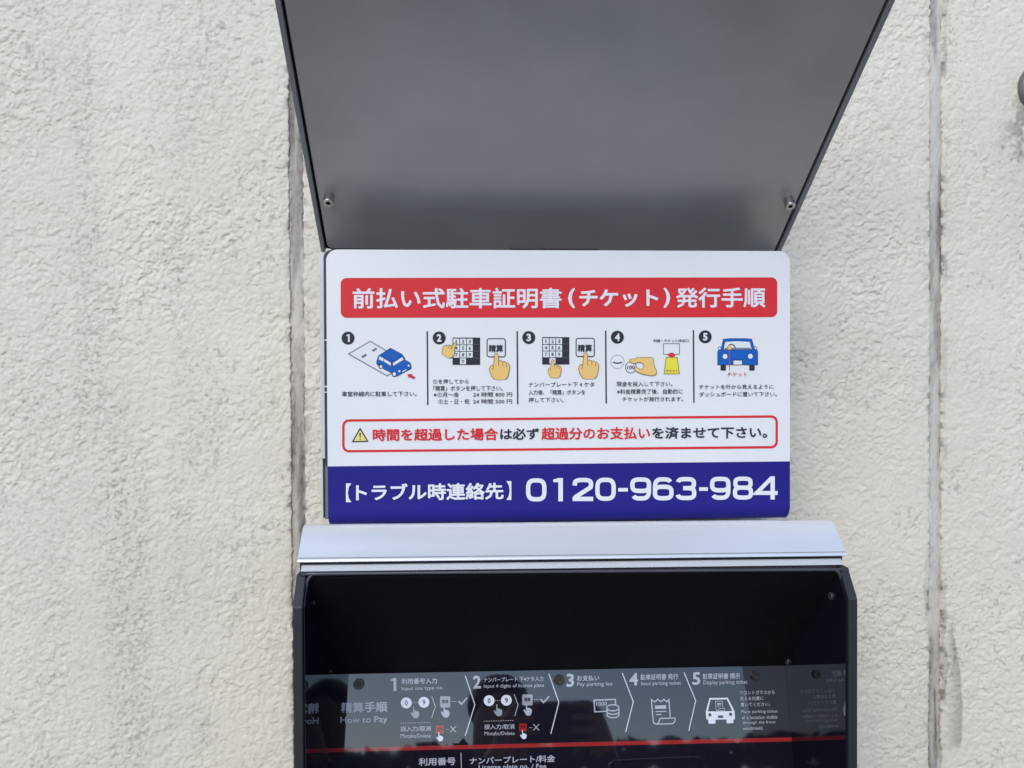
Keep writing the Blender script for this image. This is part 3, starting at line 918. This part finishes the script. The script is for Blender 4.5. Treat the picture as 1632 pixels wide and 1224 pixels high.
HAND = [(1003, 585), (1018, 445), (1028, 415), (1045, 405), (1062, 414), (1075, 445), (1080, 525), (1108, 512), (1140, 530), (1163, 528), (1195, 546), (1218, 550), (1242, 590), (1245, 625), (1230, 690), (1220, 745), (1180, 795), (1015, 795), (975, 745), (948, 680), (943, 635), (960, 595), (985, 580)]
HLINES = [[(1080, 520), (1079, 597)], [(1140, 530), (1143, 600)], [(1188, 555), (1202, 610)], [(1003, 580), (1002, 625), (982, 652)]]
def hand(pr, f, w):
    o = [f(p) for p in curve_pts(HAND, 3)]
    pr.poly(o, INK['skin'])
    k = curve_pts(HAND[17:]+HAND[:17], 3, False)
    pr.stroke([f(p) for p in k], w, INK['skinline'])
    for l in HLINES:
        pr.stroke([f(p) for p in l], w, INK['skinline'])
def keypad(pr, x0, y0, x1, y1):
    W2, H2 = x1-x0, y1-y0
    pr.poly([(x0, y0), (x1, y0), (x1, y1), (x0, y1)], INK['dark'])
    for r in range(4):
        for c in range(3):
            if r == 3 and c != 1: continue
            a, b = x0+W2*(0.03+0.243*c), y0+H2*(0.04+0.24*r)
            pr.poly([(a, b), (a+W2*0.215, b), (a+W2*0.215, b+H2*0.213), (a, b+H2*0.213)], INK['white'])
            n = '123456789 0 '[r*3+c]
            text(G, n, a+W2*(0.088 if n == '1' else 0.065), b+H2*0.107, a+W2*(0.122 if n == '1' else 0.15), b+H2*0.107, H2*0.125, INK['text'], sign, 0.012, copies=4, base=0.00062)
    for k in range(1, 4):
        pr.stroke([(x0+W2*0.755, y0+H2*0.25*k), (x1-1.5, y0+H2*0.25*k)], 0.35, INK['grey'])
def button(pr, x0, y0, x1, y1):
    pr.rrect(x0, y0, x1, y1, 4.2, INK['white'])
    pr.rrect(x0+.9, y0+.9, x1-.9, y1-.9, 3.5, INK['dark'], 0, 1.7)
pr = Print(G); keypad(pr, 721.2, 538, 765.2, 581.6); pr.build('keypad_picture', sign)
pr = Print(G); button(pr, 775.4, 539, 806.2, 569.7); pr.build('button_picture', sign)
text(G, '精算', 778.8, 555.5, 801.7, 555.3, 12, INK['text'], sign, 0.03, base=0.00062)
pr = Print(G, 0.00085); hand(pr, lambda p: (680+p[0]/9.413, 520+p[1]/9.413), 0.9); pr.build('hand_picture', sign)
pr = Print(G, 0.00085)
hl = [(243, 430), (231, 385), (248, 318), (272, 287), (300, 281), (325, 286), (348, 280), (383, 291), (423, 243), (437, 238), (446, 252), (430, 318), (414, 360), (421, 388), (405, 440), (380, 465), (340, 476), (290, 455)]
f = lambda p: (680+p[0]/9.413, 520+p[1]/9.413)
pr.poly([f(p) for p in curve_pts(hl, 3)], INK['skin'])
pr.stroke([f(p) for p in curve_pts(hl[:17], 3, False)], 0.9, INK['skinline'])
for l in ([(383, 291), (358, 345)], [(348, 282), (322, 325)], [(300, 282), (290, 310)], [(383, 291), (385, 320), (360, 345)]):
    pr.stroke([f(p) for p in l], 0.8, INK['skinline'])
pr.build('hand_picture', sign)
pr = Print(G); keypad(pr, 864, 537.3, 907.3, 581); pr.build('keypad_picture', sign)
pr = Print(G); button(pr, 917.2, 538.3, 948, 569.2); pr.build('button_picture', sign)
text(G, '精算', 920.5, 555, 943.5, 554.8, 12, INK['text'], sign, 0.03, base=0.00062)
pr = Print(G, 0.00085); hand(pr, lambda p: (825+(p[0]-30)/9.413, 520+(p[1]-9)/9.413), 0.9); pr.build('hand_picture', sign)
pr = Print(G, 0.00085); hand(pr, lambda p: (825+(455+(p[0]-943)*0.662)/9.413, 520+(497+(p[1]-405)*0.70)/9.413), 0.7); pr.build('hand_picture', sign)
# 4: coin, slot and ticket
t = tr(965, 520, 9.413)
pr = Print(G)
pr.ring(984, 576.6, 10.6, 10.8, 0.7, INK['grey'])
pr.stroke(t(curve_pts([(112, 537), (145, 549), (180, 553), (215, 549), (250, 537)], 3, False)), 2.0, INK['dark'])
pr.ell(1005.4, 585.5, 9, 9.2, INK['white']).ring(1005.4, 585.5, 8.7, 8.9, 1.0, INK['dark'])
pr.build('coin_picture', sign)
text(G, '100', 999.2, 585.6, 1011.5, 585.2, 6, INK['text'], sign, 0.015, copies=4, base=0.00062)
hc = [(360, 505), (372, 492), (445, 488), (470, 470), (520, 467), (690, 470), (712, 500), (722, 560), (738, 620), (768, 690), (725, 738), (640, 735), (555, 715), (480, 688), (437, 655), (455, 612), (500, 636), (545, 641), (575, 600), (555, 560), (515, 540), (480, 540), (440, 560), (400, 555), (365, 528)]
pr = Print(G, 0.0008)
o = t(curve_pts(hc, 3))
pr.poly(o, INK['skin']).stroke(o, 0.8, INK['skinline'], True)
pr.build('hand_picture', sign)
pr = Print(G)
pr.stroke(t([(868, 262), (1108, 262), (1108, 420), (870, 420)]), 0.9, INK['dark'], True)
q = t([(910, 466), (1075, 466), (1108, 714), (878, 714)])
pr.poly(q, INK['yellow']).stroke(q, 0.9, INK['dark'], True)
pr.poly(t([(957, 397), (1020, 397), (1022, 425), (1058, 430), (990, 480), (925, 430), (957, 425)]), INK['red'])
pr.build('ticket_picture', sign)
text(G, 'チケット', 1061, 591.2, 1080, 591, 4.2, INK['text'], sign, 0.012, copies=4)
# 5: car seen from the front, ticket behind the windscreen
t = tr(1100, 520, 9.413)
pr = Print(G)
for (a, b) in ((453, 536), (884, 966)):
    pr.poly(t(rr2(a, b, 560, 666, 14, 3)), INK['dark'])
pr.ring(1100+443/9.413, 520+330/9.413, 2.3, 2.5, 0.9, INK['blue']).ring(1100+975/9.413, 520+328/9.413, 2.3, 2.5, 0.9, INK['blue'])
cab = t([(495, 192), (600, 183), (820, 183), (922, 190), (968, 355), (455, 355)])
pr.poly(cab, INK['blue']).stroke(cab, 0.6, INK['dark'], True)
pr.poly(t([(525, 235), (700, 224), (890, 235), (918, 348), (500, 348)]), INK['white'])
pr.poly(t([(500, 352), (520, 322), (900, 320), (918, 352)]), INK['grey'])
pr.ring(1100+615/9.413, 520+332/9.413, 6.2, 6.4, 1.7, INK['dark'], 180, 360, 16)
bd = t([(408, 580), (408, 385), (428, 352), (998, 350), (1012, 382), (1012, 580)])
pr.poly(bd, INK['blue']).stroke(bd, 0.6, INK['dark'], True)
pr.poly(t(rr2(558, 614, 290, 348, 10, 3)), INK['skin'])
pr.ell(1100+520/9.413, 520+452/9.413, 4.6, 4.8, INK['dark']).ell(1100+520/9.413, 520+452/9.413, 3.8, 4.0, INK['white'])
pr.ell(1100+900/9.413, 520+450/9.413, 4.6, 4.8, INK['dark']).ell(1100+900/9.413, 520+450/9.413, 3.8, 4.0, INK['white'])
pr.poly(t([(635, 580), (640, 502), (780, 502), (785, 580)]), INK['dark']).poly(t([(647, 515), (773, 515), (773, 575), (647, 575)]), INK['white'])
pr.stroke(t([(585, 350), (586, 664)]), 1.2, INK['crimson'])
pr.build('car_picture', sign)
text(G, 'チケット', 1158.8, 597, 1190.5, 596.6, 6.4, INK['crimson'], sign, 0.008, copies=4)

# ------------------------------------------------------------------ print on the instruction panel
A_, Bq, Mq, Rq, Kq = PINK_['pale'], PINK_['bright'], PINK_['mid'], PINK_['red'], PINK_['black']
def pt(s, x0, y0, x1, y1, h, bold=0.012, m=A_):
    text(P, s, x0, y0, x1, y1, h, m, panel, bold, copies=6)
pt('精算手順', 543.4, 1127.5, 617.6, 1126, 16.8, 0.025)
pt('How to Pay', 542.8, 1148.9, 617.6, 1147.3, 13.2, 0.014)
Print(P, 0.0005).poly(ONE(627.2, 1090.7, 20.8), A_).build('lettering', panel)
pt('利用番号入力', 640, 1086, 696.7, 1084.8, 9.2, 0.018)
pt('Input use type no.', 640, 1098, 706.5, 1096.3, 7.6, 0.006)
pt('2', 754, 1087, 766.7, 1086.8, 21, 0.03)
pt('ナンバープレート', 771, 1083.4, 824.5, 1082.4, 7.4, 0.018)
pt('下4ケタ入力', 827.8, 1082.2, 866, 1081.5, 8.0, 0.014)
pt('Input 4 digits of license plate', 771, 1094.2, 867, 1092.6, 7.4, 0.006)
pt('3', 902.6, 1084.2, 915, 1084, 21.5, 0.03)
pt('お支払い', 919.3, 1080.8, 955, 1080.2, 9, 0.02)
pt('Pay parking fee', 919.6, 1091.2, 976, 1090.2, 8, 0.006)
pt('4', 1002.7, 1082.5, 1016.8, 1082.2, 20.5, 0.03)
pt('駐車証明書 発行', 1020.5, 1079.3, 1080.5, 1078, 9.3, 0.016)
pt('Issue parking ticket', 1021.5, 1090, 1085, 1088.8, 7.8, 0.006)
pt('5', 1103, 1081.5, 1116, 1081.3, 20.5, 0.03)
pt('駐車証明書 掲示', 1119.5, 1077.8, 1179, 1077.0, 9.3, 0.016)
pt('Display parking ticket', 1120.5, 1088.6, 1191, 1087.4, 8, 0.006)
pt('フロントガラスから', 1178.5, 1104, 1234.5, 1103, 6.2, 0.008)
pt('見える位置に', 1179, 1113.2, 1216.5, 1112.6, 6.2, 0.008)
pt('置いてください。', 1180, 1122.8, 1227, 1122.2, 6.2, 0.008)
pt('Place parking ticket', 1181, 1134.8, 1239, 1133.8, 6.4, 0.003)
pt('at a location visible', 1182, 1143.2, 1238.5, 1142.4, 6.0, 0.003)
pt('through the front', 1183, 1152, 1235.5, 1151, 6.0, 0.003)
pt('windshield.', 1183.5, 1160.6, 1216, 1160, 5.4, 0.003)
pt('誤入力/取消', 638.6, 1161.5, 687, 1160.7, 8.6, 0.012)
pt('Mistake/Delete', 638.6, 1172.8, 687, 1172, 6.2, 0.003)
pt('誤入力/取消', 772, 1158.4, 820, 1157.8, 8.2, 0.012)
pt('Mistake/Delete', 772, 1168.8, 820, 1168.2, 6.0, 0.003)
pt('利用番号', 667.3, 1214.3, 726, 1212.8, 12.5, 0.022)
pt('ナンバープレート/料金', 748.5, 1212.5, 884.5, 1208.5, 11.5, 0.020)
pt('License plate no. / Fee', 763, 1223.5, 870.5, 1221.5, 9.5, 0.014)
Print(P).stroke([(734.6, 1199.5), (736, 1245)], 1.1, A_).build('divider_line', panel)
Print(P).stroke([(517.5, 1195.8), (1262, 1178.2)], 6.4, Rq).build('red_line', panel)
for c in ([(741.5, 1077), (756.8, 1123), (741.5, 1172.8)], [(874.7, 1074), (890.6, 1119.5), (877.8, 1169.5)], [(991.6, 1072.4), (1009.2, 1118.5), (997, 1166.8)], [(1090, 1071.5), (1108.6, 1116.5), (1097.6, 1164.5)]):
    Print(P).stroke(c, 1.3, Bq).build('step_chevron', panel)
PH = [(.30, .05), (.35, 0), (.41, .04), (.44, .36), (.55, .33), (.61, .40), (.73, .37), (.79, .45), (.90, .44), (.98, .54), (1, .66), (.95, .83), (.84, .95), (.68, 1), (.46, 1), (.30, .93), (.15, .78), (.0, .60), (.03, .52), (.12, .51), (.22, .60), (.28, .64)]
def phand(x0, y0, x1, y1, m):
    pr = Print(P, 0.00075)
    pr.poly([(x0+u*(x1-x0), y0+v*(y1-y0)) for u, v in curve_pts(PH, 3)], m)
    pr.build('hand_symbol', panel)
for i, (c0, c9, ry, dt, ch, bt, hd, dash, chk, dl, rb, rh, xx) in enumerate((
    ((647.6, 1120.2), (675.6, 1119.2), 8.7, ((658.2, 1119.8), (661.8, 1119.7), (665.4, 1119.6)), [(688, 1109), (693.8, 1126), (688, 1143.7)], (701.2, 1109.6, 717.6, 1127.6), ((654.8, 1125, 668, 1144.4), (702.8, 1123.4, 716.4, 1143.4)),
     (720, 1118, 727.2), [(730.8, 1117), (735.3, 1122.3), (744.4, 1112)], (638.4, 687, 1152.6, 1151.2), (694.6, 1156, 707.4, 1169), (695.6, 1166.8, 706.2, 1181), (722.2, 1162)),
    ((779.5, 1116.6), (807, 1116), 8.6, ((789.8, 1116.4), (793.3, 1116.3), (796.8, 1116.2)), [(819.4, 1106.5), (825.6, 1123.5), (820.4, 1141)], (832.2, 1106.6, 848.8, 1124.2), ((787, 1122, 800.4, 1141.2), (834.4, 1120.6, 847.6, 1140.2)),
     (851, 1115, 858), [(861.4, 1114), (866.2, 1119.6), (875.2, 1109.6)], (771.3, 819.8, 1149.4, 1148), (827.4, 1153, 839.6, 1165.6), (829, 1163.2, 839.2, 1177.6), (854.5, 1159)))):
    pr = Print(P); pr.ell(*c0, ry, ry*1.0, Bq); pr.build('digit_key', panel)
    pr = Print(P); pr.ell(*c9, ry, ry*1.0, Bq); pr.build('digit_key', panel)
    for (c, s) in ((c0, '0'), (c9, '9')):
        text(P, s, c[0]-2.3, c[1], c[0]+2.3, c[1], 8.2, Kq, panel, 0.01, copies=4, base=0.00062)
    pr = Print(P)
    for d in dt: pr.ell(*d, 0.7, 0.7, A_, 8)
    pr.build('dot_row', panel)
    Print(P).stroke(ch, 1.1, A_).build('small_chevron', panel)
    Print(P).rrect(*bt, 2.4, Mq).build('pay_button_symbol', panel)
    text(P, '精算', bt[0]+3, (bt[1]+bt[3])/2-0.6, bt[2]-3, (bt[1]+bt[3])/2-0.8, 6, Kq, panel, 0.01, copies=4, base=0.00062)
    phand(*hd[0], Mq); phand(*hd[1], A_)
    pr = Print(P); pr.stroke([(dash[0], dash[1]), (dash[2], dash[1]-.1)], 0.9, Mq).stroke(chk, 2.1, A_); pr.build('tick_symbol', panel)
    pr = Print(P); n = 13
    for k in range(n):
        a = dl[0]+(dl[1]-dl[0])*k/n; yy = dl[2]+(dl[3]-dl[2])*k/n
        pr.stroke([(a, yy), (a+(dl[1]-dl[0])/n*0.55, yy)], 0.9, A_)
    pr.build('dashed_line', panel)
    Print(P).rrect(*rb, 1.2, Rq).build('delete_button_symbol', panel)
    text(P, '取消', rb[0]+2.6, (rb[1]+rb[3])/2-1.2, rb[2]-2.6, (rb[1]+rb[3])/2-1.3, 4.4, Kq, panel, 0.0, copies=4, base=0.00062)
    phand(*rh, Bq)
    pr = Print(P)
    pr.stroke([(rb[2]+3.6, xx[1]+.6), (rb[2]+8.4, xx[1]+.5)], 0.9, Mq)
    pr.stroke([(xx[0]-4.6, xx[1]-5), (xx[0]+4.6, xx[1]+5)], 1.2, A_).stroke([(xx[0]-4.6, xx[1]+5), (xx[0]+4.6, xx[1]-5)], 1.2, A_)
    pr.build('cross_symbol', panel)
# banknote and coins
pr = Print(P)
pr.stroke([(966, 1133.6), (947.8, 1134.4), (946.8, 1115.8), (980.4, 1114.6), (981.2, 1122.5)], 1.9, A_)
pr.ring(976.5, 1128, 9.6, 4.9, 1.7, A_)
for k in (0, 1):
    y = 1133.4+5.4*k
    pr.ring(976.8, y, 9.7, 5.0, 1.7, A_, 0, 180, 18)
pr.stroke([(967.2, 1129), (967.5, 1139)], 1.6, A_).stroke([(986.2, 1129), (986.4, 1139)], 1.6, A_)
pr.build('cash_symbol', panel)
text(P, '1000', 950.3, 1121.6, 967.2, 1121.2, 6.6, A_, panel, 0.006, copies=4)
# paper ticket
def ticket(x, y, s, w, m):
    pr = Print(P, 0.0006)
    f = lambda pts: [(x+a*s, y+b*s) for a, b in pts]
    pr.stroke(f([(30.4, 28.5), (28.2, 0.5), (25.2, 4), (20, 0.2), (15.6, 4.2), (10.4, 0.2), (6, 4.4), (0.4, 0.6), (3.2, 33.5)]+curve_pts([(3.2, 33.5), (4.2, 37.5), (7, 39.6)], 3, False)[1:]+[(34, 39)]+curve_pts([(34, 39), (37.2, 36), (38.4, 32), (37.6, 30)], 3, False)[1:]+[(14, 30.6)]+curve_pts([(14, 30.6), (12.8, 34.5), (11.2, 38.2), (8.5, 39)], 3, False)[1:]), w, m)
    pr.poly(f([(6, 10), (24, 9.6), (24.2, 15), (6.3, 15.5)]), m)
    pr.stroke(f([(7, 19.8), (24.4, 19.4)]), w*0.85, m).stroke(f([(7.4, 24.4), (16.4, 24.2)]), w*0.85, m)
    pr.build('ticket_symbol', panel)
ticket(1037.4, 1114.2, 1.0, 1.8, A_)
pr = Print(P)
pr.poly([(1130.5, 1112.4), (1159.6, 1111.9), (1170.8, 1134), (1171.2, 1146), (1168.6, 1146.6), (1168.6, 1152.4), (1158.2, 1152.9), (1157.6, 1146.4), (1140.2, 1146.8), (1139.8, 1153.1), (1129.2, 1153.4), (1128.6, 1147.2), (1125.6, 1146.2), (1124.6, 1134.6)], Bq)
pr.poly([(1132.3, 1115), (1158.4, 1114.6), (1167, 1133.2), (1127.8, 1133.8)], Kq)
pr.ell(1131.2, 1139.2, 2.6, 2.8, Kq).ell(1164.3, 1138.4, 2.6, 2.8, Kq)
pr.poly([(1144, 1140.2), (1152.4, 1140), (1152.4, 1144), (1144, 1144.2)], Kq)
pr.build('car_symbol', panel)
ticket(1139.6, 1116.6, 0.40, 0.8, A_)

flush_texts()

# ------------------------------------------------------------------ what the glossy panel mirrors
# far tree line across the car park
rng = np.random.default_rng(5)
V, Fq = [], []
def clump(cx, cy, cz, r, n, sz):
    for _ in range(n):
        d = rng.normal(size=3); d /= np.linalg.norm(d)
        c = np.array([cx, cy, cz])+d*r*rng.uniform(0.55, 1.05)*np.array([1, 1, 0.8])
        a = rng.normal(size=3); a /= np.linalg.norm(a)
        b = np.cross(a, d); b /= np.linalg.norm(b)+1e-9
        a = np.cross(b, d)
        s = sz*rng.uniform(0.6, 1.3)
        k = len(V)
        V.extend([tuple(c-a*s), tuple(c+b*s*0.6), tuple(c+a*s), tuple(c-b*s*0.6)])
        Fq.append((k, k+1, k+2, k+3))
for i in range(170):
    x = -34+i*0.42+rng.uniform(-.2, .2)
    top = 3.98+0.10*math.sin(x*0.35)+0.13*math.sin(x*1.9+1)+rng.uniform(-.12, .18)
    y = -25+rng.uniform(-.8, .8)
    z = GROUND+0.7
    while z < top:
        clump(x+rng.uniform(-.2, .2), y, z, rng.uniform(0.45, 0.6), 64, 0.26)
        z += 0.75
me = bpy.data.meshes.new('treeline')
me.from_pydata(V, [], Fq)
o = link('treeline', me, mat('dark evergreen leaves', (0.045, 0.06, 0.035), 0.7, 0, 0.4, 1.5))
tag(o, kind='stuff')

# the photographer, mirrored in the dark panel
PERSON = empty('person', (0.02, -1.38, GROUND), 'person in dark clothes holding up a phone, mirrored in the dark panel', 'person')
PS = 1.0
def pm(c): return (0.022+(c[0]-0.02)*PS, c[1], GROUND+(c[2]-GROUND)*(PS+0.008))
def skin_mesh(name, nodes, edges, mats, parent, pick, sub=1, root=0):
    me = bpy.data.meshes.new(name)
    me.from_pydata([pm(n[0]) for n in nodes], edges, [])
    o = bpy.data.objects.new(name, me)
    COL.objects.link(o)
    o.modifiers.new('skin', 'SKIN')
    sv = me.skin_vertices[0].data
    for i, n in enumerate(nodes):
        r = n[1]
        sv[i].radius = (r[0]*PS, r[1]*PS) if isinstance(r, tuple) else (r*PS, r*PS)
    sv[root].use_root = True
    sm = o.modifiers.new('sub', 'SUBSURF'); sm.levels = sub; sm.render_levels = sub
    bpy.context.view_layer.update()
    e = o.evaluated_get(bpy.context.evaluated_depsgraph_get())
    m2 = bpy.data.meshes.new_from_object(e)
    bpy.data.objects.remove(o); bpy.data.meshes.remove(me)
    for f in m2.polygons: f.material_index = pick(f.center)
    return link(name, m2, mats, parent, smooth=True)
M_CLOTH = mat('dark navy cloth', (0.018, 0.019, 0.026), 0.9, 0, 0.2, 60)
M_TROUS = mat('charcoal trousers', (0.025, 0.024, 0.024), 0.9, 0, 0.2, 60)
M_SKIN = mat('skin', (0.38, 0.22, 0.15), 0.55, 0, 0.06, 40)
B = (0.02, -1.38)
nodes = [((B[0], B[1], 0.68), (0.135, 0.10)), ((B[0], B[1], 0.86), (0.125, 0.09)), ((B[0], B[1], 1.02), (0.145, 0.10)), ((B[0]-0.005, B[1], 1.13), (0.12, 0.085)), ((B[0]-0.012, B[1]+0.01, 1.205), 0.050),
         ((0.0, -1.36, 1.27), (0.062, 0.075)), ((0.0, -1.36, 1.34), (0.072, 0.085)), ((0.0, -1.365, 1.405), (0.055, 0.065)), ((0.0, -1.275, 1.325), 0.014)]
edges = [(0, 1), (1, 2), (2, 3), (3, 4), (4, 5), (5, 6), (6, 7), (6, 8)]
def chain(start, pts):
    for p, r in pts:
        nodes.append((p, r)); edges.append((start, len(nodes)-1)); start = len(nodes)-1
    return start
for s, hand_x in ((-1, 0.012), (1, 0.188)):
    w = chain(3, [((B[0]+s*0.165, B[1]+0.01, 1.115), 0.056), ((B[0]+s*0.215, -1.30, 0.97), 0.044), ((B[0]+s*0.205, -1.22, 1.10), 0.040), ((hand_x+s*0.012, -1.205, 1.245), 0.028), ((hand_x, -1.196, 1.285), (0.036, 0.018))])
    for k in range(4):
        z = 1.285+0.024*(k-1.2)
        chain(w, [((hand_x-s*0.008, -1.186, z+0.006), 0.0095), ((hand_x-s*0.034, -1.183, z+0.008), 0.0085), ((hand_x-s*(0.052+0.006*(k % 2)), -1.188, z+0.007), 0.007)])
    chain(w, [((hand_x+s*0.002, -1.212, 1.318), 0.0105), ((hand_x-s*0.020, -1.219, 1.330), 0.009), ((hand_x-s*0.036, -1.217, 1.333), 0.0075)])
    chain(0, [((B[0]+s*0.095, B[1], 0.60), 0.085), ((B[0]+s*0.105, B[1]+0.015, 0.28), 0.058), ((B[0]+s*0.108, B[1]-0.01, -0.07), 0.040), ((B[0]+s*0.112, B[1]+0.03, -0.115), 0.036), ((B[0]+s*0.118, B[1]+0.15, -0.118), 0.030)])
def pick(c):
    if c.z > 1.215 and c.y < -1.24: return 1
    if c.y > -1.215 and c.z > 1.25: return 1
    if c.z < 0.72: return 2
    return 0
skin_mesh('body', nodes, edges, [M_CLOTH, M_SKIN, M_TROUS], PERSON, pick)
bm = bmesh.new()
bmesh.ops.create_uvsphere(bm, u_segments=24, v_segments=14, radius=1)
for v in bm.verts:
    q = v.co.copy()
    k = 1+0.05*math.sin(q.x*19+q.z*13)*math.sin(q.y*17)
    v.co = Vector((q.x*0.070*k, -1.378+q.y*0.080*k, 1.368+max(q.z, -0.75 if q.y < 0.1 else 0.10)*0.064*k))
bm_obj('hair', bm, mat('black hair', (0.012, 0.010, 0.009), 0.5, 0, 0.3, 300), PERSON, smooth=True, xf=pm)
phone = tag(bm_obj('phone', box_bm(0.020, 0.178, -1.204, -1.196, 1.268, 1.346), mat('dark phone glass', (0.012, 0.012, 0.014), 0.2), None, 0.003, 2, xf=pm), 'dark phone held up by the person, mirrored in the dark panel', 'phone')
